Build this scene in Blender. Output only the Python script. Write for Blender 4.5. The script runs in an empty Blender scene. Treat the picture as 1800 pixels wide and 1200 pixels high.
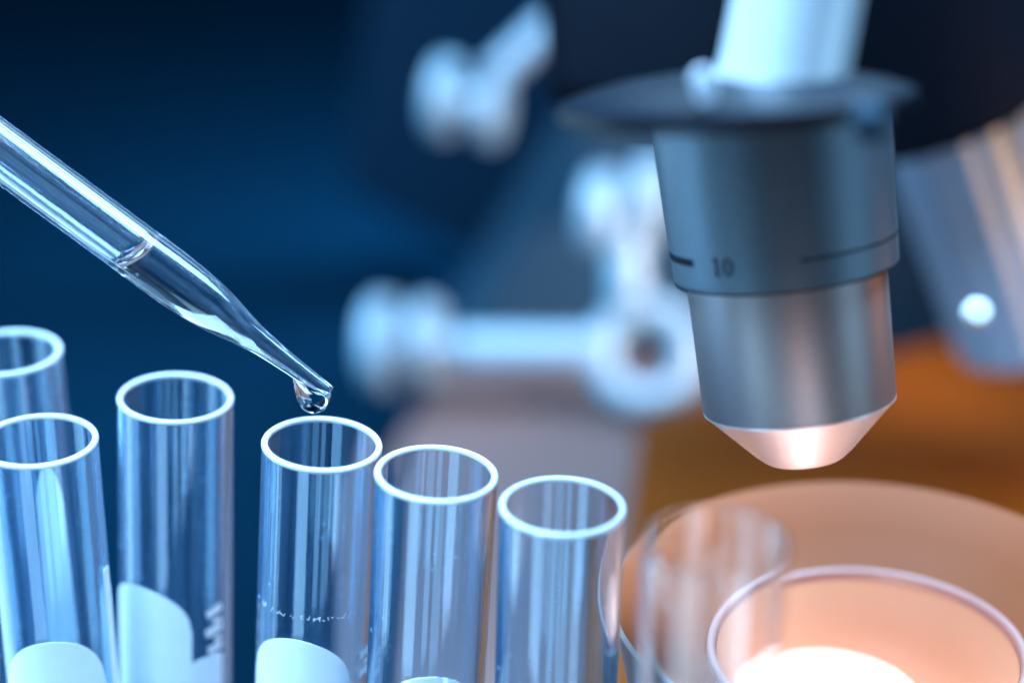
import bpy, bmesh, math, random
from mathutils import Vector, Matrix
random.seed(7)
scene = bpy.context.scene
COL = scene.collection
sin, cos, pi, rad = math.sin, math.cos, math.pi, math.radians

# ------------------------------------------------------------------ camera
PITCH = rad(24.1)
FPX = 4000.0                       # focal length in pixels of an 1800 px wide frame
FOCUS = 0.302
CAM = Vector((0.0, -0.28, 0.2405))
RIGHT = Vector((1, 0, 0))
FWD = Vector((0, cos(PITCH), -sin(PITCH)))
UP = Vector((0, sin(PITCH), cos(PITCH)))
cd = bpy.data.cameras.new("camera")
cam = bpy.data.objects.new("camera", cd)
COL.objects.link(cam)
cam.location = CAM
cam.rotation_euler = (pi / 2 - PITCH, 0, 0)
cd.sensor_width = 36.0
cd.lens = 36.0 * FPX / 1800.0
cd.clip_start = 0.01
cd.clip_end = 20.0
cd.dof.use_dof = True
cd.dof.focus_distance = FOCUS
cd.dof.aperture_fstop = 5.3
cd.dof.aperture_blades = 0
scene.camera = cam

# ------------------------------------------------------------------ world
w = bpy.data.worlds.new("World")
scene.world = w
w.use_nodes = True
w.node_tree.nodes["Background"].inputs[0].default_value = (0.012, 0.10, 0.28, 1)
w.node_tree.nodes["Background"].inputs[1].default_value = 0.10

# ------------------------------------------------------------------ lamps
BLUE = (0.36, 0.66, 1.0)
PALE = (0.38, 0.70, 1.0)
WARM = (1.0, 0.36, 0.10)

def softbox(name, loc, target, sx, sy, radiance, col):
    l = bpy.data.lights.new(name, 'AREA')
    l.shape = 'RECTANGLE'
    l.size, l.size_y = sx, sy
    l.color = col
    l.energy = radiance * pi * sx * sy
    o = bpy.data.objects.new(name, l)
    COL.objects.link(o)
    o.location = loc
    d = Vector(target) - Vector(loc)
    o.rotation_euler = d.to_track_quat('-Z', 'Y').to_euler()
    return o

def spot(name, loc, target, watts, col, size, soft):
    l = bpy.data.lights.new(name, 'SPOT')
    l.energy, l.color, l.spot_size, l.spot_blend, l.shadow_soft_size = watts, col, rad(size), 1.0, soft
    o = bpy.data.objects.new(name, l)
    COL.objects.link(o)
    o.location = loc
    o.rotation_euler = (Vector(target) - Vector(loc)).to_track_quat('-Z', 'Y').to_euler()
    return o

k = softbox("softbox_top", (-0.14, -0.04, 0.62), (-0.04, 0.0, 0.1), 0.34, 0.40, 15.0, BLUE)
k.data.spread = rad(90)
k = softbox("softbox_upper_right", (0.26, 0.16, 0.62), (-0.02, 0.02, 0.12), 0.26, 0.30, 11.0, BLUE)
k.data.spread = rad(90)
softbox("softbox_back_high", (0.06, 0.34, 0.36), (-0.05, 0.0, 0.12), 0.24, 0.12, 6.0, PALE)
softbox("strip_left", (-0.17, 0.00, 0.08), (0.0, 0.0, 0.08), 0.07, 0.18, 7.0, PALE)
softbox("strip_back_left", (-0.19, 0.17, 0.06), (-0.02, 0.0, 0.06), 0.05, 0.16, 6.0, PALE)
softbox("strip_front_left", (-0.095, -0.125, 0.045), (-0.02, 0.0, 0.045), 0.050, 0.085, 7.0, PALE)
softbox("strip_front", (-0.03, -0.15, 0.035), (-0.01, 0.0, 0.04), 0.022, 0.06, 4.0, PALE)
softbox("strip_front_right", (0.065, -0.135, 0.04), (0.0, 0.0, 0.04), 0.040, 0.08, 5.0, (0.55, 0.76, 1.0))
softbox("strip_front_middle", (0.012, -0.14, 0.035), (0.0, 0.0, 0.04), 0.034, 0.06, 3.0, PALE)
softbox("strip_right", (0.24, -0.10, 0.10), (0.0, 0.0, 0.08), 0.07, 0.20, 3.0, PALE)
k = softbox("warm_fill", (0.19, 0.06, 0.088), (0.07, 0.09, 0.03), 0.08, 0.06, 8.0, WARM)  # warm fill added out of frame to tint the stage
k.data.spread = rad(112)
spot("warm_fill_spot", (0.050, -0.15, 0.068), (0.041, -0.02, 0.119), 0.085, (1.0, 0.52, 0.34), 30, 0.008)  # added fill that warms the lower part of the objective
spot("backdrop_fill", (0.12, 0.34, 0.11), (-0.10, 0.29, 0.0), 24.0, (0.12, 0.58, 1.0), 84, 0.06)  # unseen fill added behind the arm to brighten the backdrop
spot("low_arm_fill", (0.17, 0.12, 0.075), (-0.01, 0.226, 0.03), 4.4, (1.0, 0.84, 0.82), 44, 0.01)  # added fill to brighten the arm's lower part
spot("bench_fill", (-0.24, 0.10, 0.12), (-0.06, 0.24, 0.0), 7.0, (0.12, 0.58, 1.0), 70, 0.02)  # added fill for bench that the arm keeps in shadow

scene.view_settings.view_transform = 'Standard'
scene.view_settings.look = 'None'
scene.view_settings.exposure = 0.0
scene.view_settings.gamma = 1.0
scene.view_settings.use_curve_mapping = False
scene.render.engine = 'CYCLES'
scene.cycles.use_denoising = True
scene.cycles.max_bounces = 24
scene.cycles.transmission_bounces = 20
scene.cycles.glossy_bounces = 8
scene.cycles.diffuse_bounces = 4
scene.cycles.transparent_max_bounces = 16
scene.cycles.caustics_reflective = True
scene.cycles.caustics_refractive = True
scene.cycles.blur_glossy = 0.3
scene.cycles.sample_clamp_indirect = 25.0

# ------------------------------------------------------------------ helpers
def at(px, py, depth):
    """point in the room that stands at this pixel, depth metres along the view axis"""
    return CAM + depth * (FWD + (px - 900) / FPX * RIGHT - (py - 600) / FPX * UP)

def at_z(px, py, z):
    d = FWD + (px - 900) / FPX * RIGHT - (py - 600) / FPX * UP
    return CAM + d * ((z - CAM.z) / d.z)

def at_y(px, py, y):
    d = FWD + (px - 900) / FPX * RIGHT - (py - 600) / FPX * UP
    return CAM + d * ((y - CAM.y) / d.y)

def tag(o, label=None, cat=None, group=None, kind=None):
    for k, v in (("label", label), ("category", cat), ("group", group), ("kind", kind)):
        if v:
            o[k] = v
    return o

def empty(name, loc=(0, 0, 0)):
    o = bpy.data.objects.new(name, None)
    COL.objects.link(o)
    o.location = loc
    o.empty_display_size = 0.01
    return o

def link_mesh(name, me, mats, parent=None, smooth=True, sharp=35):
    for m in (mats if isinstance(mats, (list, tuple)) else [mats]):
        me.materials.append(m)
    if smooth:
        for p in me.polygons:
            p.use_smooth = True
        if sharp:
            me.set_sharp_from_angle(angle=rad(sharp))
    o = bpy.data.objects.new(name, me)
    COL.objects.link(o)
    if parent is not None:
        o.parent = parent
    return o

def mesh(name, verts, faces, fmat=None):
    me = bpy.data.meshes.new(name)
    me.from_pydata([tuple(v) for v in verts], [], faces)
    if fmat:
        for p, k in zip(me.polygons, fmat):
            p.material_index = k
    me.update()
    return me

def lathe(name, prof, segs=96, a0=None, a1=None):
    """surface of revolution about local z; prof is a list of (r, z), first to last with the outside to its right"""
    full = a0 is None
    if full:
        a0, a1 = 0.0, 2 * pi
    n = segs if full else segs + 1
    verts, rings, faces = [], [], []
    for r, z in prof:
        if r < 1e-9:
            rings.append([len(verts)])
            verts.append((0, 0, z))
        else:
            rings.append(list(range(len(verts), len(verts) + n)))
            for i in range(n):
                a = a0 + (a1 - a0) * i / segs
                verts.append((r * cos(a), r * sin(a), z))
    for A, B in zip(rings, rings[1:]):
        for i in range(segs):
            j = (i + 1) % n
            if len(A) == 1 and len(B) == 1:
                continue
            if len(A) == 1:
                faces.append((A[0], B[j], B[i]))
            elif len(B) == 1:
                faces.append((A[i], A[j], B[0]))
            else:
                faces.append((A[i], A[j], B[j], B[i]))
    return mesh(name, verts, faces)

def arc(cx, cz, r, d0, d1, n):
    return [(cx + r * cos(rad(d0 + (d1 - d0) * i / n)), cz + r * sin(rad(d0 + (d1 - d0) * i / n))) for i in range(n + 1)]

def frame_matrix(origin, zaxis, xhint=RIGHT):
    z = zaxis.normalized()
    x = (xhint - z * xhint.dot(z)).normalized()
    y = z.cross(x)
    M = Matrix((x, y, z)).transposed().to_4x4()
    M.translation = origin
    return M

def bevel_box(name, sx, sy, sz, b=0.002, segs=3):
    bm = bmesh.new()
    bmesh.ops.create_cube(bm, size=1.0)
    for v in bm.verts:
        v.co = Vector((v.co.x * sx, v.co.y * sy, v.co.z * sz))
    bmesh.ops.bevel(bm, geom=list(bm.edges), offset=b, segments=segs, affect='EDGES', profile=0.6)
    me = bpy.data.meshes.new(name)
    bm.to_mesh(me)
    bm.free()
    return me

def prism(name, poly, thick, b=0.0):
    """polygon of 3-D points (planar) extruded along vector thick"""
    bm = bmesh.new()
    a = [bm.verts.new(p) for p in poly]
    f = bm.faces.new(a)
    r = bmesh.ops.extrude_face_region(bm, geom=[f])
    for v in r['geom']:
        if isinstance(v, bmesh.types.BMVert):
            v.co += Vector(thick)
    bmesh.ops.recalc_face_normals(bm, faces=list(bm.faces))
    if b:
        bmesh.ops.bevel(bm, geom=list(bm.edges), offset=b, segments=3, affect='EDGES', profile=0.6)
    me = bpy.data.meshes.new(name)
    bm.to_mesh(me)
    bm.free()
    return me

# ------------------------------------------------------------------ materials
def nodes_of(m):
    m.use_nodes = True
    nt = m.node_tree
    return nt, nt.nodes, nt.links

def principled(name, col, rough=0.4, metal=0.0, noise=0.0, nscale=200.0, stretch=(1, 1, 1), bump=0.0, coat=0.0, spec=0.5, rnoise=0.0):
    m = bpy.data.materials.new(name)
    nt, N, L = nodes_of(m)
    b = N["Principled BSDF"]
    b.inputs["Base Color"].default_value = (*col, 1)
    b.inputs["Roughness"].default_value = rough
    b.inputs["Metallic"].default_value = metal
    b.inputs["Coat Weight"].default_value = coat
    b.inputs["Specular IOR Level"].default_value = spec
    if noise or bump or rnoise:
        tc = N.new("ShaderNodeTexCoord")
        mp = N.new("ShaderNodeMapping")
        mp.inputs["Scale"].default_value = stretch
        nz = N.new("ShaderNodeTexNoise")
        nz.inputs["Scale"].default_value = nscale
        nz.inputs["Detail"].default_value = 6
        L.new(tc.outputs["Object"], mp.inputs[0])
        L.new(mp.outputs[0], nz.inputs["Vector"])
        if noise:
            hs = N.new("ShaderNodeMix")
            hs.data_type = 'RGBA'
            hs.inputs["A"].default_value = (*[c * (1 - noise) for c in col], 1)
            hs.inputs["B"].default_value = (*[min(1, c * (1 + noise)) for c in col], 1)
            L.new(nz.outputs["Fac"], hs.inputs["Factor"])
            L.new(hs.outputs["Result"], b.inputs["Base Color"])
        if rnoise:
            mr = N.new("ShaderNodeMapRange")
            mr.inputs["From Min"].default_value = 0.3
            mr.inputs["From Max"].default_value = 0.7
            mr.inputs["To Min"].default_value = max(0, rough - rnoise)
            mr.inputs["To Max"].default_value = rough + rnoise
            L.new(nz.outputs["Fac"], mr.inputs["Value"])
            L.new(mr.outputs[0], b.inputs["Roughness"])
        if bump:
            bp = N.new("ShaderNodeBump")
            bp.inputs["Strength"].default_value = bump
            bp.inputs["Distance"].default_value = 0.0002
            L.new(nz.outputs["Fac"], bp.inputs["Height"])
            L.new(bp.outputs[0], b.inputs["Normal"])
    return m

def glass(name, ior, tint=(1, 1, 1), light_streak=0.0, streak_scale=(900, 900, 12), dust=0.0, rough=0.0, streak_col=(0.75, 0.85, 1.0)):
    """clear glass with painted milky streaks of reflected light and a few dust specks on it"""
    m = bpy.data.materials.new(name)
    nt, N, L = nodes_of(m)
    N.remove(N["Principled BSDF"])
    out = N["Material Output"]
    g = N.new("ShaderNodeBsdfGlass")
    g.inputs["IOR"].default_value = ior
    g.inputs["Roughness"].default_value = rough
    g.inputs["Color"].default_value = (*tint, 1)
    last = g.outputs[0]
    if light_streak or dust:
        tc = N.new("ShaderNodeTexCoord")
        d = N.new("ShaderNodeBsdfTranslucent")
        d.inputs["Color"].default_value = (*streak_col, 1)
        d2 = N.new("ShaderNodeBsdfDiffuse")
        d2.inputs["Color"].default_value = (*streak_col, 1)
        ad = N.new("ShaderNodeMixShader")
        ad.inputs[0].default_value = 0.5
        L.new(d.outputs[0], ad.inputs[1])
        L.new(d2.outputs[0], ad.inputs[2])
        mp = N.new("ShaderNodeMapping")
        mp.inputs["Scale"].default_value = streak_scale
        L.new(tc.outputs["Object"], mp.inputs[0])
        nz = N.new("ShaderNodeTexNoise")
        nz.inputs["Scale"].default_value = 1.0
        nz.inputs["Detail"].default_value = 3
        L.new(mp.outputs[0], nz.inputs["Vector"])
        mr = N.new("ShaderNodeMapRange")  # pale reflection streaks painted over the glass
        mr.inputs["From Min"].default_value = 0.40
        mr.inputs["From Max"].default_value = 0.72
        mr.inputs["To Min"].default_value = light_streak * 0.15
        mr.inputs["To Max"].default_value = light_streak * 2.4
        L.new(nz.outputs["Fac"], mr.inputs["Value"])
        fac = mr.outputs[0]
        if dust:
            v = N.new("ShaderNodeTexVoronoi")
            v.inputs["Scale"].default_value = 420
            v.inputs["Randomness"].default_value = 1.0
            L.new(tc.outputs["Object"], v.inputs["Vector"])
            n2 = N.new("ShaderNodeTexNoise")
            n2.inputs["Scale"].default_value = 160
            L.new(tc.outputs["Object"], n2.inputs["Vector"])
            th = N.new("ShaderNodeMapRange")          # speck size grows in dusty patches
            th.inputs["From Min"].default_value = 0.52
            th.inputs["From Max"].default_value = 0.80
            th.inputs["To Min"].default_value = 0.0
            th.inputs["To Max"].default_value = 0.22
            L.new(n2.outputs["Fac"], th.inputs["Value"])
            lt = N.new("ShaderNodeMath")
            lt.operation = 'LESS_THAN'
            L.new(v.outputs["Distance"], lt.inputs[0])
            L.new(th.outputs[0], lt.inputs[1])
            ml = N.new("ShaderNodeMath")
            ml.operation = 'MULTIPLY'
            ml.inputs[1].default_value = dust
            L.new(lt.outputs[0], ml.inputs[0])
            mx = N.new("ShaderNodeMath")
            mx.operation = 'ADD'
            mx.use_clamp = True
            L.new(fac, mx.inputs[0])
            L.new(ml.outputs[0], mx.inputs[1])
            fac = mx.outputs[0]
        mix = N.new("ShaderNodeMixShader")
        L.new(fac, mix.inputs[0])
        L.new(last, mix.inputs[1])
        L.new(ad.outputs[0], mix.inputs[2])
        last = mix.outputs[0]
    L.new(last, out.inputs["Surface"])
    return m

M = {}
M["tube"] = glass("tube_glass", 1.47, tint=(0.86, 0.945, 1.0), rough=0.045, light_streak=0.03, streak_scale=(520, 520, 5), dust=0.55, streak_col=(0.42, 0.72, 1.0))
M["rim"] = principled("ground_glass_rim", (0.72, 0.80, 0.88), rough=0.22, noise=0.05, nscale=900)
M["rim"].node_tree.nodes["Principled BSDF"].inputs["Transmission Weight"].default_value = 0.4
M["rim"].node_tree.nodes["Principled BSDF"].inputs["IOR"].default_value = 1.47
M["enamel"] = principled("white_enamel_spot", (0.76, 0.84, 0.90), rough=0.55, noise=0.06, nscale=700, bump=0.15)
M["print"] = principled("white_print", (0.82, 0.86, 0.92), rough=0.6, noise=0.2, nscale=2500)
M["tube_clear"] = glass("clear_tube_glass", 1.47, light_streak=0.012, streak_col=(0.9, 0.7, 0.65))
M["pipette"] = glass("pipette_glass", 1.47, tint=(0.95, 0.98, 1.0), streak_col=(0.55, 0.78, 1.0), light_streak=0.035, streak_scale=(1200, 1200, 10), dust=0.3)
M["liq_glass"] = glass("liquid_against_glass", 1.333 / 1.47)
M["liquid"] = glass("clear_liquid", 1.333)
M["navy"] = principled("navy_backdrop", (0.0, 0.0068, 0.0148), rough=0.95, noise=0.12, nscale=9, spec=0.02)
M["satin"] = principled("satin_steel", (0.115, 0.165, 0.205), rough=0.40, metal=0.62, noise=0.24, nscale=3600, bump=0.35, rnoise=0.05)
M["satin_warm_lit"] = principled("warm_lit_barrel", (0.32, 0.285, 0.285), rough=0.40, metal=0.62, noise=0.14, nscale=4000, bump=0.25, rnoise=0.05)  # warm glow on the lower barrel put into its base colour
M["satin2"] = principled("pale_satin_steel", (0.30, 0.48, 0.66), rough=0.5, metal=0.5, noise=0.1, nscale=3000)
M["satin_dark"] = principled("engraving_and_shade", (0.010, 0.014, 0.022), rough=0.8, spec=0.1)
M["nose"] = principled("bright_steel_nose", (0.93, 0.92, 0.93), rough=0.38, metal=0.85, noise=0.06, nscale=1600, bump=0.12)
M["lens"] = glass("front_lens", 1.6)
M["black"] = principled("black_enamel", (0.0008, 0.003, 0.007), rough=0.7, spec=0.06, noise=0.2, nscale=60)
M["noseblack"] = principled("nosepiece_enamel", (0.0008, 0.004, 0.010), rough=0.45, spec=0.22, noise=0.1, nscale=60)
M["hub"] = principled("pale_satin_metal", (0.70, 0.78, 0.84), rough=0.40, metal=0.5)
M["pale"] = principled("blue_grey_enamel", (0.012, 0.029, 0.046), rough=0.7, spec=0.1, noise=0.05, nscale=20)
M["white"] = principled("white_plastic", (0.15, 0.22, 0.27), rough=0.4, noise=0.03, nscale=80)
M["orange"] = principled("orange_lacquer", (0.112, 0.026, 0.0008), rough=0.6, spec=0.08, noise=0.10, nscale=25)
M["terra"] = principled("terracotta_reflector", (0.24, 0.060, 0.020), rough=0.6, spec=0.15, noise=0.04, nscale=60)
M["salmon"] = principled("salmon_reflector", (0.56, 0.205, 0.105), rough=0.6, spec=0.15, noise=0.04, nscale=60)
M["clearring"] = principled("frosted_ring", (0.42, 0.21, 0.18), rough=0.3)
M["lampmetal"] = principled("lamp_housing", (0.35, 0.25, 0.22), rough=0.4, metal=0.3)
lm = bpy.data.materials.new("lit_lamp")
nt, N, L = nodes_of(lm)
N.remove(N["Principled BSDF"])
e = N.new("ShaderNodeEmission")
e.inputs[0].default_value = (1.0, 0.95, 0.97, 1)
e.inputs[1].default_value = 52.0
L.new(e.outputs[0], N["Material Output"].inputs[0])
M["lit"] = lm
fm = bpy.data.materials.new("frosted_dome")
nt, N, L = nodes_of(fm)
N.remove(N["Principled BSDF"])
t1 = N.new("ShaderNodeBsdfTranslucent")
t1.inputs[0].default_value = (0.95, 0.88, 0.89, 1)
t2 = N.new("ShaderNodeBsdfDiffuse")
t2.inputs[0].default_value = (0.36, 0.14, 0.08, 1)
t3 = N.new("ShaderNodeMixShader")
t3.inputs[0].default_value = 0.45
L.new(t1.outputs[0], t3.inputs[1])
L.new(t2.outputs[0], t3.inputs[2])
L.new(t3.outputs[0], N["Material Output"].inputs[0])
M["frost"] = fm
M["highlight"] = principled("pale_highlight", (0.42, 0.43, 0.44), rough=0.5)

# ------------------------------------------------------------------ setting: navy sweep, bench running up into the back wall
prof = [(-0.75, 0.0), (0.0, 0.0), (0.37, 0.0)]
prof += [(0.37 + 0.25 * sin(a), 0.25 - 0.25 * cos(a)) for a in [pi / 2 * i / 16 for i in range(1, 17)]]
prof += [(0.62, 1.2)]
vs, fs = [], []
for y, z in prof:
    vs += [(-1.3, y, z), (1.3, y, z)]
for i in range(len(prof) - 1):
    fs.append((2 * i, 2 * i + 1, 2 * i + 3, 2 * i + 2))
bd = link_mesh("backdrop", mesh("backdrop", vs, fs), M["navy"], sharp=60)
tag(bd, "smooth dark navy backdrop sweep under and behind everything", "backdrop", kind="structure")

# ------------------------------------------------------------------ test tubes
TR, TW, TL = 0.0080, 0.00085, 0.1045
BULB = 0.008

def tube_meshes(TW=TW):
    ro, ri = TR, TR - TW
    zt = 0.0                                   # rim plane at local z = 0, tube hangs down to -TL
    rb = TW * 0.42
    outer = [(0, -TL)] + arc(0, -TL + ro, ro, -90, 0, 14)[1:] + [(ro, -TL * 0.6), (ro, -TL * 0.3), (ro, -0.02), (ro, -0.006), (ro, -rb * 1.6)]
    rim = [(ro, -rb * 1.6), (ro + 0.00006, -rb), (ro - 0.00004, -rb * 0.35), (ro - rb * 0.5, 0), (ri + rb * 0.5, 0),
           (ri + 0.00004, -rb * 0.35), (ri - 0.00003, -rb), (ri, -rb * 1.6)]
    inner = [(ri, -rb * 1.6), (ri, -0.006), (ri, -0.02), (ri, -TL * 0.3), (ri, -TL * 0.6)] + arc(0, -TL + ro, ri, 0, -90, 14)[:-1] + [(0, -TL + TW)]
    return lathe("wall_outer", outer), lathe("rim", rim), lathe("wall_inner", inner)

def join_meshes(name, meshes):
    verts, faces = [], []
    for m in meshes:
        k = len(verts)
        verts += [v.co.copy() for v in m.vertices]
        faces += [tuple(k + i for i in p.vertices) for p in m.polygons]
    return mesh(name, verts, faces)

mo, mrim, mi = tube_meshes()
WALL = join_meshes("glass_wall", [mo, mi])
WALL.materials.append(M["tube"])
mrim.materials.append(M["rim"])
po, mplain, pi_ = tube_meshes(0.0003)           # thin-walled tube with a clear fire-polished rim
WPLAIN = join_meshes("glass_wall_thin", [po, pi_])
mplain.materials.append(M["tube_clear"])
WPLAIN.materials.append(M["tube_clear"])
for me in (WALL, mrim, mplain, WPLAIN):
    for p in me.polygons:
        p.use_smooth = True

def patch(name, a0, a1, ztop, zbot, drop, r, mat, parent, power=3.0, nx=36, nz=14, ragged=0.0, taper=0.0):
    """enamel spot on the glass: angles in degrees, 0 faces the camera, positive to its right; domed upper edge"""
    vs, fs = [], []
    th = 0.00009
    for layer in (th, 0.00002):
        for i in range(nx + 1):
            u = -1 + 2 * i / nx
            top = ztop - drop * (1 - max(0.0, 1 - abs(u) ** power) ** (1 / power)) + random.uniform(-1, 1) * ragged
            for j in range(nz + 1):
                f = j / nz
                z = top + (zbot - top) * f
                s = 1 - taper * (1 - f)
                a = rad((a0 + a1) / 2 + (a1 - a0) / 2 * u * s)
                vs.append(((r + layer) * sin(a), -(r + layer) * cos(a), z))
    n = (nx + 1) * (nz + 1)
    g = lambda i, j, k=0: k * n + i * (nz + 1) + j
    for i in range(nx):
        for j in range(nz):
            fs.append((g(i, j), g(i, j + 1), g(i + 1, j + 1), g(i + 1, j)))
            fs.append((g(i, j, 1), g(i + 1, j, 1), g(i + 1, j + 1, 1), g(i, j + 1, 1)))
        fs.append((g(i, 0), g(i + 1, 0), g(i + 1, 0, 1), g(i, 0, 1)))
    for j in range(nz):
        fs.append((g(0, j), g(0, j, 1), g(0, j + 1, 1), g(0, j + 1)))
        fs.append((g(nx, j), g(nx, j + 1), g(nx, j + 1, 1), g(nx, j, 1)))
    return link_mesh(name, mesh(name, vs, fs), mat, parent, sharp=50)

def blobs(name, spots, r, mat, parent):
    """printed characters wrapped on the glass: short thick strokes (angle0, z0, angle1, z1, width)"""
    vs, fs = [], []
    for a0, z0, a1, z1, wd in spots:
        n = 5
        p0, p1 = Vector((rad(a0) * r, z0)), Vector((rad(a1) * r, z1))
        d = (p1 - p0).normalized()
        q = Vector((-d.y, d.x)) * wd / 2
        k = len(vs)
        for i in range(n + 1):
            c = p0 + (p1 - p0) * i / n
            for s in (-1, 1):
                e = c + q * s * random.uniform(0.85, 1.1)
                a = e.x / r
                vs.append(((r + 0.00008) * sin(a), -(r + 0.00008) * cos(a), e.y))
        for i in range(n):
            fs.append((k + 2 * i, k + 2 * i + 2, k + 2 * i + 3, k + 2 * i + 1))
    return link_mesh(name, mesh(name, vs, fs), mat, parent)

RIM_Z = 0.105
def tube(px, py, lean, label, dz=0.0, plain=False):
    c = at_z(px, py, RIM_Z + dz)
    root = empty("test_tube", c)
    root.rotation_euler = (0, rad(lean), random.uniform(-0.0, 0.0))
    tag(root, label, "test tube", "test tubes standing in a row")
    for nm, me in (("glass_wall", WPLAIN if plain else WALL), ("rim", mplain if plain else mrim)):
        o = bpy.data.objects.new(nm, me)
        COL.objects.link(o)
        o.parent = root
    return root

# pixel of the rim centre, lean in degrees (positive: foot swings left)
t_back = tube(10, 617, -0.6, "blurred glass test tube farthest back, cut by the photo's edge above another tube")
t_left = tube(66, 771, 0.0, "glass test tube with white spot and painted refraction streak, leaning, in front of the farthest tube")
t_two = tube(308, 696, 3.3, "glass test tube with tall white spot, standing alone beside the pipette's shaft")
t_drop = tube(566, 777, 4.0, "glass test tube directly under the hanging droplet")
t_four = tube(767, 829, 3.4, "glass test tube touching the droplet's tube, white spot barely showing at its foot")
t_five = tube(989, 886, 1.5, "glass test tube without white spot, its whole rim seen beside the orange glow")
t_six = tube(1258, 950, 0.3, "faint blurred glass test tube nearest the lit round lamp", dz=0.014, plain=True)

def z_on(root, px, py):
    """local z on the tube front where the pixel row py falls"""
    best = None
    for k in range(0, 800):
        z = -k * 0.0001
        p = root.matrix_basis @ Vector((0, -TR, z))
        d = p - CAM
        yy = 600 - FPX * d.dot(UP) / d.dot(FWD)
        if yy >= py:
            return z
    return -0.05

patch("white_spot", -47, 62, z_on(t_left, 0, 1128), -0.075, 0.0090, TR, M["enamel"], t_left, power=2.0)
patch("white_spot", -82, 24, z_on(t_two, 0, 1040), -0.075, 0.0070, TR, M["enamel"], t_two, power=2.0)
patch("white_spot", -70, 43, z_on(t_drop, 0, 1126), -0.075, 0.0078, TR, M["enamel"], t_drop, power=1.9)
patch("white_spot", -38, 50, z_on(t_four, 0, 1188), -0.075, 0.0060, TR, M["enamel"], t_four, power=2.0, ragged=0.00008)
# refracted label image painted on the left tube's far side, narrow printed edges of the spots
patch("refracted_streak", 163, 208, z_on(t_left, 0, 905), -0.075, 0.006, TR - TW - 0.0002, M["enamel"], t_left, power=1.6, taper=0.3)
patch("spot_edge", 74, 88, z_on(t_left, 0, 1040), -0.075, 0.0008, TR, M["enamel"], t_left, power=3)
z2 = z_on(t_two, 0, 1088)
blobs("printed_mark", [(40, z2 - 0.0002, 60, z2 + 0.0004, 0.0013), (48, z2 - 0.0016, 60, z2 - 0.0017, 0.0008), (39, z2 - 0.0032, 61, z2 - 0.0029, 0.0014),
                       (50, z2 - 0.0046, 61, z2 - 0.0046, 0.0007), (42, z2 - 0.0062, 61, z2 - 0.0058, 0.0014)], TR, M["print"], t_two)
patch("lower_spot", 24, 62, z2 - 0.0072, -0.06, 0.0008, TR, M["enamel"], t_two)
z3 = z_on(t_drop, 0, 1170)
blobs("printed_mark", [(55, z3, 71, z3 + 0.0003, 0.0012), (62, z3 - 0.0014, 72, z3 - 0.0014, 0.0007), (55, z3 - 0.0029, 72, z3 - 0.0027, 0.0013)], TR, M["print"], t_drop)
zr = z_on(t_drop, 0, 1086)
rs = random.Random(3)
blobs("dried_residue", [(a_, zr + rs.uniform(-0.0004, 0.0004) - 0.00001 * abs(a_), a_ + rs.uniform(0.6, 3.5), zr + rs.uniform(-0.0004, 0.0004), rs.uniform(0.00004, 0.00016))
                        for a_ in [rs.uniform(-60, 45) for _ in range(34)]], TR, M["print"], t_drop)
# ------------------------------------------------------------------ pipette with its liquid
MM = FOCUS / FPX                              # metres per pixel in the plane of focus
tip = at(578, 690, FOCUS)
base = at(0, 265, FOCUS)
adir = (base - tip).normalized()              # from the tip up the shaft
pip = empty("pipette", tip)
pip.matrix_basis = frame_matrix(tip, adir, xhint=UP)      # local x: upwards side, local z: along the shaft
tag(pip, "slanting glass pipette with clear liquid and a drawn-out tip", "pipette")
op = [(0, 12.6), (3, 13.4), (12, 13.9), (30, 14.6), (80, 17.2), (115, 19.6), (145, 22.4), (172, 26.4), (196, 31.2), (218, 36.0), (240, 40.4), (262, 43.8), (285, 46.2), (312, 48.0), (345, 49.0), (400, 49.5), (1500, 49.5)]
ip = [(0, 6.0), (12, 6.5), (30, 7.0), (80, 8.8), (115, 10.8), (145, 13.6), (172, 17.4), (196, 21.8), (218, 26.2), (240, 30.2), (262, 33.2), (285, 35.2), (312, 36.6), (345, 37.4), (400, 38.0), (1500, 38.0)]

def interp(tab, s):
    # smooth (Catmull-Rom like) lookup
    for k in range(len(tab) - 1):
        if tab[k][0] <= s <= tab[k + 1][0]:
            s0, r0 = tab[k]
            s1, r1 = tab[k + 1]
            return r0 + (r1 - r0) * (s - s0) / (s1 - s0)
    return tab[-1][1]

SM = 432.0                                    # where the liquid ends, pixels up from the tip
SHEAR = -0.36
ss = [x for x in [0, 1.5, 3, 6, 12, 20, 30, 45, 60, 80, 97, 115, 130, 145, 158, 172, 184, 196, 207, 218, 229, 240, 251, 262, 273, 285, 298, 312, 328, 345, 370, 400]]
PS = 96
def ringpts(r, s, tilt=0.0):
    return [Vector((r * cos(2 * pi * i / PS), r * sin(2 * pi * i / PS), s + tilt * r * cos(2 * pi * i / PS))) * MM for i in range(PS)]
def skin(rings, flip=False):
    vs = [v for r in rings for v in r]
    fs = []
    for k in range(len(rings) - 1):
        for i in range(PS):
            j = (i + 1) % PS
            q = (k * PS + i, k * PS + j, (k + 1) * PS + j, (k + 1) * PS + i)
            fs.append(tuple(reversed(q)) if flip else q)
    return vs, fs
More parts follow.
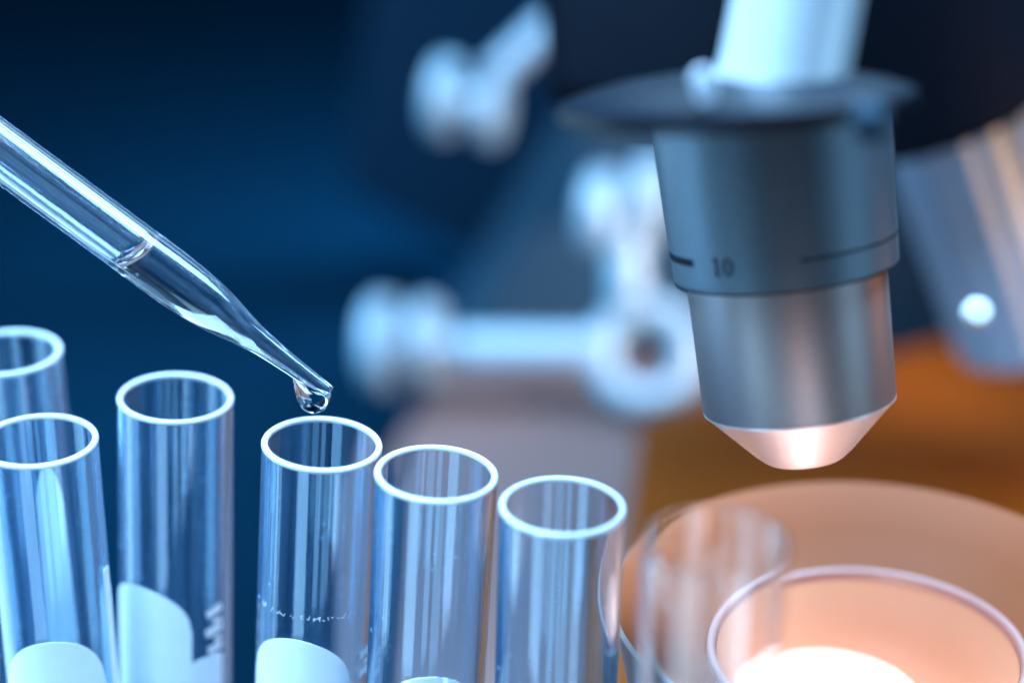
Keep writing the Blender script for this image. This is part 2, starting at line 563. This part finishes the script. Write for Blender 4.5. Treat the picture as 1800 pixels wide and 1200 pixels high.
# glass: outer wall, tip face, dry part of the bore
outer = [ringpts(interp(op, s), s) for s in ss] + [ringpts(49.5, 700), ringpts(49.5, 1500)]
v1, f1 = skin(outer)
face = [ringpts(interp(ip, 0), 0), ringpts(9.5, -0.9), outer[0]]
v2, f2 = skin(face)
dry = [ringpts(38.0, SM, SHEAR), ringpts(38.0, 620), ringpts(38.0, 1500)]
v3, f3 = skin(dry, flip=True)
top = [outer[-1], dry[-1]]
v4, f4 = skin(top)
vs, fs = [], []
for v, f in ((v1, f1), (v2, f2), (v3, f3), (v4, f4)):
    k = len(vs)
    vs += v
    fs += [tuple(k + i for i in q) for q in f]
link_mesh("glass_shaft", mesh("glass_shaft", vs, fs), M["pipette"], pip, sharp=50)
# liquid: wetted wall of the bore (normals into the glass) and the rounded free surface
wet = [ringpts(interp(ip, s), s) for s in ss] + [ringpts(38.0, SM, SHEAR)]
v1, f1 = skin(wet)
link_mesh("liquid_column", mesh("liquid_column", v1, f1), M["liq_glass"], pip, sharp=None)
men = []
for k in range(13):
    t = k / 12 * pi / 2
    r = 38.0 * cos(t) if k < 12 else 0.05
    men.append(ringpts(r, SM - 30.0 * sin(t), SHEAR))
v1, f1 = skin(men)
link_mesh("liquid_surface", mesh("liquid_surface", v1, f1), M["liquid"], pip, sharp=None)

# ------------------------------------------------------------------ the hanging droplet
DL = [(0, 549.6, 727.4), (0.04, 541.5, 725.2), (0.12, 530.5, 717), (0.25, 523.5, 705), (0.45, 519.5, 692), (0.7, 516.8, 678), (1, 514.5, 665)]
DR = [(0, 550.4, 727.4), (0.04, 558.5, 725.6), (0.12, 569.5, 719.5), (0.25, 576.2, 710.5), (0.45, 579.6, 702.5), (0.7, 581.6, 696), (1, 580.5, 690)]
DD = [(0, 0.4), (0.04, 9.5), (0.12, 19.5), (0.25, 26.0), (0.45, 27.5), (0.7, 22.5), (1, 11.0)]
def smooth(tab, t, c):
    """Catmull-Rom lookup through the table's column c"""
    n = len(tab)
    for k in range(n - 1):
        if tab[k][0] <= t <= tab[k + 1][0] + 1e-9:
            t0, t1 = tab[k][0], tab[k + 1][0]
            u = (t - t0) / (t1 - t0)
            p1, p2 = tab[k][c], tab[k + 1][c]
            m1 = (p2 - tab[k - 1][c]) / (t1 - tab[k - 1][0]) * (t1 - t0) if k > 0 else (p2 - p1) * 1.6
            m2 = (tab[k + 2][c] - p1) / (tab[k + 2][0] - t0) * (t1 - t0) if k + 2 < n else p2 - p1
            return (2 * u**3 - 3 * u**2 + 1) * p1 + (u**3 - 2 * u**2 + u) * m1 + (-2 * u**3 + 3 * u**2) * p2 + (u**3 - u**2) * m2
dv, df, DN, DT = [], [], 64, 40
for k in range(DT + 1):
    t = (k / DT) ** 2
    lx, ly, rx, ry, dd = smooth(DL, t, 1), smooth(DL, t, 2), smooth(DR, t, 1), smooth(DR, t, 2), smooth(DD, t, 1)
    for i in range(DN):
        a_ = 2 * pi * i / DN
        f_ = 0.5 + 0.5 * cos(a_)
        dv.append(Vector((lx + (rx - lx) * f_ - 550, dd * sin(a_), 693.5 - (ly + (ry - ly) * f_))) * MM)
for k in range(DT):
    for i in range(DN):
        j = (i + 1) % DN
        df.append((k * DN + i, k * DN + j, (k + 1) * DN + j, (k + 1) * DN + i))
df.append(tuple(DT * DN + i for i in range(DN)))
df.append(tuple(reversed(range(DN))))
me = mesh("droplet", dv, df)
drop = link_mesh("droplet", me, M["liquid"], sharp=None)
drop.matrix_basis = Matrix((RIGHT, -(-FWD), UP)).transposed().to_4x4()
drop.location = at(550, 693.5, FOCUS)
tag(drop, "clear round droplet hanging from the pipette tip", "droplet")

# ------------------------------------------------------------------ microscope
mic = empty("microscope", (0.08, 0.16, 0.0))
tag(mic, "dark blurred microscope with a satin steel objective and pale sloping arm", "microscope")
INV = mic.matrix_basis.inverted()
def under(o, parent):
    """parent o keeping its place in the room"""
    o.parent = parent
    return o
def part(name, me, mats, parent, mat4=None, **kw):
    o = link_mesh(name, me, mats, None, **kw)
    if mat4 is not None:
        o.matrix_basis = mat4
    o.parent = parent
    # parents are never scaled: take the parent's frame out
    pw = parent.matrix_basis if parent.parent is None else parent.parent.matrix_basis @ parent.matrix_basis
    o.matrix_basis = pw.inverted() @ o.matrix_basis
    return o

OBJ_TIP = at(1415, 806, FOCUS)
oa = ((UP - 0.128 * RIGHT).normalized() * cos(rad(12.6)) - FWD * sin(rad(12.6))).normalized()
OM = frame_matrix(OBJ_TIP, oa)
K = MM
lower = [(0, 4), (40, 4), (62, 0), (66, 0.5), (70, 2), (84, 14), (166, 98.5), (168.5, 102.5)]
obj = part("objective", lathe("objective", [(r * K, z * K) for r, z in [(167.0, 103.0), (168.6, 106), (172.5, 338), (172.5, 346), (150, 346), (150, 103.0)]], 128), M["satin_warm_lit"], mic, OM)
tag(obj, "satin steel objective engraved with the number 10")
part("nose_cone", lathe("nose_cone", [(r * K, z * K) for r, z in [(44, 8), (46, 1.5), (60, 0), (67, 1.2), (73, 5), (88, 18), (164.5, 98), (168.2, 101), (168.4, 102.8), (150, 102.8)]], 128), M["nose"], obj, OM)
part("front_lens", lathe("front_lens", [(0, 1.0 * K), (20 * K, 2.2 * K), (45.5 * K, 7.0 * K), (45.5 * K, 14 * K), (0, 14 * K)], 64), M["lens"], obj, OM)
part("shadow_gap", lathe("shadow_gap", [(r * K, z * K) for r, z in [(160, 339.5), (192.5, 339.5), (193.0, 342.0), (160, 342.0)]], 128), M["satin_dark"], obj, OM)  # thin shade under the sleeve put in as a dark ring
part("sleeve", lathe("sleeve", [(r * K, z * K) for r, z in [(165, 342.2), (192.0, 342.2), (193.8, 344.5), (196.2, 398.0), (196.2, 398.1), (205.0, 627), (165, 627)]], 128), M["satin"], obj, OM)
def rad_at(z):
    return (193.8 + (z - 344.5) / (398 - 344.5) * 2.4) if z < 398 else 196.2 + (z - 398) / (640 - 398) * 9.3
def band(name, d0, d1, z0, z1, mat, lift=0.35):
    a0, a1 = rad(d0 - 90), rad(d1 - 90)
    return part(name, lathe(name, [((rad_at(z0) - 1) * K, z0 * K), ((rad_at(z0) + lift) * K, z0 * K), ((rad_at(z1) + lift) * K, z1 * K), ((rad_at(z1) - 1) * K, z1 * K)], 40, a0, a1), mat, obj, OM)
band("engraved_bar", -92, -56.5, 386, 399, M["satin_dark"])
band("engraved_line", 2, 95, 391, 395, M["satin_dark"])

def glyph(name, outline, holes, cx_deg, cz, scale):
    """flat figure wrapped on the sleeve: outline and hole in units of the figure height"""
    bm = bmesh.new()
    def loop(pts):
        vv = [bm.verts.new((x, y, 0)) for x, y in pts]
        return [bm.edges.new((vv[i], vv[(i + 1) % len(vv)])) for i in range(len(vv))]
    ed = loop(outline)
    for h in holes:
        ed += loop(h)
    bmesh.ops.triangle_fill(bm, use_beauty=True, use_dissolve=False, edges=ed)
    bmesh.ops.subdivide_edges(bm, edges=list(bm.edges), cuts=1)
    for v in bm.verts:
        z = cz + v.co.y * scale
        r = rad_at(z) + 0.5
        a = rad(cx_deg) + v.co.x * scale / r
        v.co = Vector((r * sin(a), -r * cos(a), z)) * K
    for f in bm.faces:
        f.normal_update()
        c = f.calc_center_median()
        if f.normal.dot(Vector((c.x, c.y, 0))) < 0:
            f.normal_flip()
    me = bpy.data.meshes.new(name)
    bm.to_mesh(me)
    bm.free()
    return part(name, me, M["satin_dark"], obj, OM)
one = [(-0.22, 0.36), (-0.05, 0.5), (0.08, 0.5), (0.08, -0.42), (0.20, -0.42), (0.20, -0.5), (-0.20, -0.5), (-0.20, -0.42), (-0.07, -0.42), (-0.07, 0.32), (-0.20, 0.28)]
zero = [(0.31 * cos(2 * pi * i / 40), 0.51 * sin(2 * pi * i / 40)) for i in range(40)]
hole = [(0.15 * cos(2 * pi * i / 40), 0.43 * sin(2 * pi * i / 40)) for i in range(40)]
glyph("engraved_numeral_one", one, [], -41.0, 390, 31)
glyph("engraved_numeral_zero", zero, [hole], -34.4, 390, 31)

# nosepiece disc, its hub, a screw and a highlight disc
NP = at(1294, 180, 0.262)
na = ((UP - 0.06 * RIGHT).normalized() * cos(rad(10.5)) - FWD * sin(rad(10.5))).normalized()
NM = frame_matrix(NP, na)
R0 = 0.0208
nose = part("nosepiece", lathe("nosepiece", [(0, -0.0017), (R0 * 0.93, -0.0017), (R0 * 0.985, -0.0013), (R0, -0.0004), (R0 * 0.99, 0.0005), (R0 * 0.95, 0.0010), (R0 * 0.85, 0.0018), (R0 * 0.65, 0.0028), (R0 * 0.4, 0.0034), (0, 0.0036)], 128), M["noseblack"], mic, NM)
tag(nose, "dark blue-black nosepiece disc above the objective")
ha = ((UP + 0.17 * RIGHT).normalized() * cos(rad(12)) - FWD * sin(rad(12))).normalized()
HM = frame_matrix(at(1368, 178, 0.258), ha)
part("hub", lathe("hub", [(0, -0.001), (0.0084, -0.001), (0.0079, 0.0012), (0.0074, 0.004), (0.0072, 0.020), (0, 0.020)], 96), M["hub"], mic, HM)
part("screw", lathe("screw", [(0, -0.0018), (0.0010, -0.0016), (0.0011, 0.0010), (0.0007, 0.0017), (0, 0.0018)], 32), M["rim"], mic, frame_matrix(at(1237, 150, 0.243), (UP - 0.3 * RIGHT - 0.5 * FWD)))
part("screw", lathe("screw", [(0, -0.0020), (0.0018, -0.0018), (0.0019, 0.0006), (0.0012, 0.0014), (0, 0.0016)], 32), M["pale"], mic, frame_matrix(at(1528, 208, 0.240), (UP - 0.3 * RIGHT - 1.2 * FWD)))  # dim out-of-focus highlight built as a small blue-grey disc
# black head casting behind the hub, socket of the turned-away objective
b = bevel_box("head", 0.086, 0.04, 0.060, 0.008)
part("head", b, M["black"], mic, frame_matrix(at(1480, -175, 0.43), UP))
b = bevel_box("eyepiece_mount", 0.036, 0.024, 0.044, 0.006)
part("eyepiece_mount", b, M["black"], mic, frame_matrix(at(1130, -30, 0.405), (UP - 0.06 * RIGHT)))
sa = (UP - 0.42 * RIGHT).normalized() * cos(rad(20)) - FWD * sin(rad(20))
SMx = frame_matrix(at(1640, 170, 0.415), sa)
part("socket", lathe("socket", [(0, -0.004), (0.0195, -0.004), (0.0214, -0.002), (0.0214, 0.05), (0, 0.05)], 96), M["black"], mic, SMx)
SM2 = frame_matrix(at(1800, 470, 0.436), sa)
fl = lathe("turned_away_objective", [(0, -0.014), (0.0158, -0.014), (0.0164, -0.0134), (0.0170, 0.034), (0, 0.034)], 160)
for v in fl.vertices:                          # broad lengthwise grip flutes
    a_ = math.atan2(v.co.y, v.co.x)
    g_ = 1 + 0.045 * cos(20 * a_)
    v.co.x *= g_
    v.co.y *= g_
second = part("turned_away_objective", fl, M["satin2"], mic, SM2)
# pale sloping arm behind everything
Y = 0.226
pl = [at_y(1085, 130, Y), at_y(640, 872, Y), at_y(2250, 872, Y), at_y(2250, -60, Y), at_y(1200, -60, Y)]
part("arm", prism("arm", pl, (0, 0.035, 0), 0.002), M["pale"], mic, Matrix.Identity(4))
# dark limb left of the arm
Y2 = 0.285
pl = [at_y(640, 40, Y2), at_y(600, 330, Y2), at_y(860, 480, Y2), at_y(1060, 200, Y2), at_y(1000, -80, Y2), at_y(700, -80, Y2)]
part("limb", prism("limb", pl, (0, 0.03, 0), 0.003), principled("dark_blue_limb", (0.0003, 0.008, 0.019), rough=0.8, spec=0.1), mic, Matrix.Identity(4))
# pale foot on the bench in front of the arm
FZ = 0.012
pts = [at_z(790, 622, FZ), at_z(640, 872, FZ), at_z(620, 1330, FZ), at_z(2000, 1330, FZ), at_z(2000, 622, FZ)]
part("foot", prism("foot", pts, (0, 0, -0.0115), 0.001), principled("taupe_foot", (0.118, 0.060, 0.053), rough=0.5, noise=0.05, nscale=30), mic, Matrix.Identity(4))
# stage plate
SZ = 0.030
pts = [at_z(1125, 735, SZ), Vector((0.012, 0.0, SZ)), Vector((0.05, -0.032, SZ)), Vector((0.22, -0.045, SZ)), at_z(2100, 480, SZ)]
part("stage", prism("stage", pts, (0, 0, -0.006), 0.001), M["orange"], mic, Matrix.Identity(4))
for p in ((0.10, 0.03), (0.06, 0.09)):
    part("stage_post", lathe("stage_post", [(0.008, -SZ + 0.006), (0.008, -0.0062)][::1], 32), M["black"], mic, Matrix.Translation((p[0], p[1], SZ)))

# ------------------------------------------------------------------ round lamp on the stage
LC = at(1525, 1140, 0.312)
lamp = empty("stage_lamp", Vector((LC.x, LC.y, SZ + 0.0002)))
tag(lamp, "lit round lamp in a wide salmon reflector under the objective", "lamp")
LZ = LC.z
LMx = Matrix.Translation(LC)
bz = SZ + 0.0002 - LZ
LS = 0.918
shrink = lambda pr: [(r * LS, z * LS) for r, z in pr]
part("housing", lathe("housing", shrink([(0, bz / LS), (0.027, bz / LS), (0.028, bz / LS + 0.001), (0.0380, 0.0066), (0.0385, 0.0076), (0.0380, 0.0082)]), 128), M["lampmetal"], lamp, LMx)
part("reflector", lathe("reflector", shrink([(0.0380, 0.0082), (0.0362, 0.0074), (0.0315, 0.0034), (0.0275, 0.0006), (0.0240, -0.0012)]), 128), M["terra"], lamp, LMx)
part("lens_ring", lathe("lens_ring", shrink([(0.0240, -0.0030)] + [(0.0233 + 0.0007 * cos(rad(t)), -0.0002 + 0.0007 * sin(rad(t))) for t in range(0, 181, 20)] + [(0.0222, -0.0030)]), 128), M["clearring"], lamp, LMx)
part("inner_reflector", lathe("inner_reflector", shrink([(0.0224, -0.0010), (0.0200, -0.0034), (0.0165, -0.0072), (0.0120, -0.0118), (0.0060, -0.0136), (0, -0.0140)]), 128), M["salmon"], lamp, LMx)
bc = at(1458, 1186, 0.307)
part("bulb", lathe("bulb", shrink([(0.0030 * cos(rad(t)), 0.0022 * sin(rad(t))) for t in range(-40, 81, 10)] + [(0, 0.0022)]), 48), M["lit"], lamp, Matrix.Translation(bc - Vector((0, 0, 0.0100))))
part("frosted_dome", lathe("frosted_dome", shrink([(0.0145 * cos(rad(t)), 0.0034 * sin(rad(t))) for t in range(0, 81, 8)] + [(0, 0.0034)]), 64), M["frost"], lamp, Matrix.Translation(bc - Vector((0, 0, 0.0044))))

# ------------------------------------------------------------------ blurred clamps behind
def disc_knob(name, c, axis, r, t, parent, mat=None):
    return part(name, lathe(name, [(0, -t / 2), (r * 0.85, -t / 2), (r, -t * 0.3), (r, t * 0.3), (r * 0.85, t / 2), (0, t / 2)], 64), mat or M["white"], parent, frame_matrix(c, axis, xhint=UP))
def rod(name, a, b_, r, parent, mat=None):
    d = b_ - a
    return part(name, lathe(name, [(0, 0), (r * 0.8, 0), (r, r * 0.2), (r, d.length - r * 0.2), (r * 0.8, d.length), (0, d.length)], 48), mat or M["white"], parent, frame_matrix(a, d, xhint=UP if abs(d.normalized().dot(UP)) < 0.9 else RIGHT))
DC = 0.515
px = DC / FPX
ca = empty("thumb_screw", at(830, 190, DC))
tag(ca, "pale blurred double thumb screw on a slanting rod near the dark microscope head", "thumb screw", "pale clamp fittings behind the microscope")
ax = (RIGHT - 0.15 * UP - 0.25 * FWD).normalized()
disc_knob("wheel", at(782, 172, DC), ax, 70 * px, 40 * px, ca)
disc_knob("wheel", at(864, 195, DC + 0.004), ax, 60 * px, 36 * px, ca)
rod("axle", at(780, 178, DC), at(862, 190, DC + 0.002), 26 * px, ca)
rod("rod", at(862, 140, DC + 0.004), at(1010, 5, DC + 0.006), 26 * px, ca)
cb = empty("ring_clamp", at(1130, 700, DC))
tag(cb, "pale blurred clamp with double thumb wheel, straight rod and open ring", "clamp", "pale clamp fittings behind the microscope")
ax = (RIGHT - 0.02 * UP - 0.25 * FWD).normalized()
disc_knob("wheel", at(672, 604, DC), ax, 84 * px, 44 * px, cb)
disc_knob("wheel", at(750, 602, DC + 0.004), ax, 78 * px, 40 * px, cb)
rod("axle", at(670, 606, DC), at(820, 608, DC + 0.002), 24 * px, cb)
rod("rod", at(800, 610, DC + 0.002), at(1050, 612, DC + 0.002), 33 * px, cb)
tor = [(78 * px + 27 * px * cos(rad(t)), 27 * px * sin(rad(t))) for t in range(0, 361, 15)]
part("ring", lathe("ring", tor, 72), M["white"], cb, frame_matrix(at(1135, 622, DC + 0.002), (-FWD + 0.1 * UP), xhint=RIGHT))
cc = empty("clamp_post", at(1100, 520, DC))
tag(cc, "pale blurred clamp post with two upright knobs above the open ring", "clamp", "pale clamp fittings behind the microscope")
rod("post", at(1104, 525, DC), at(1098, 400, DC), 34 * px, cc)
ax = (RIGHT - 0.1 * UP - 0.25 * FWD).normalized()
disc_knob("wheel", at(1058, 372, DC), ax, 74 * px, 56 * px, cc)
disc_knob("wheel", at(1142, 352, DC + 0.003), ax, 78 * px, 50 * px, cc)
rod("axle", at(1060, 378, DC), at(1140, 372, DC + 0.002), 30 * px, cc)
# pale disc built in place of a blurred highlight on the right
bt = part("highlight_disc", lathe("highlight_disc", [(0, 0), (0.0024, 0), (0.0024, 0.001), (0.002, 0.0018), (0, 0.0022)], 48), M["highlight"], mic, frame_matrix(at(1716, 551, 0.335), -FWD + 0.2 * UP))
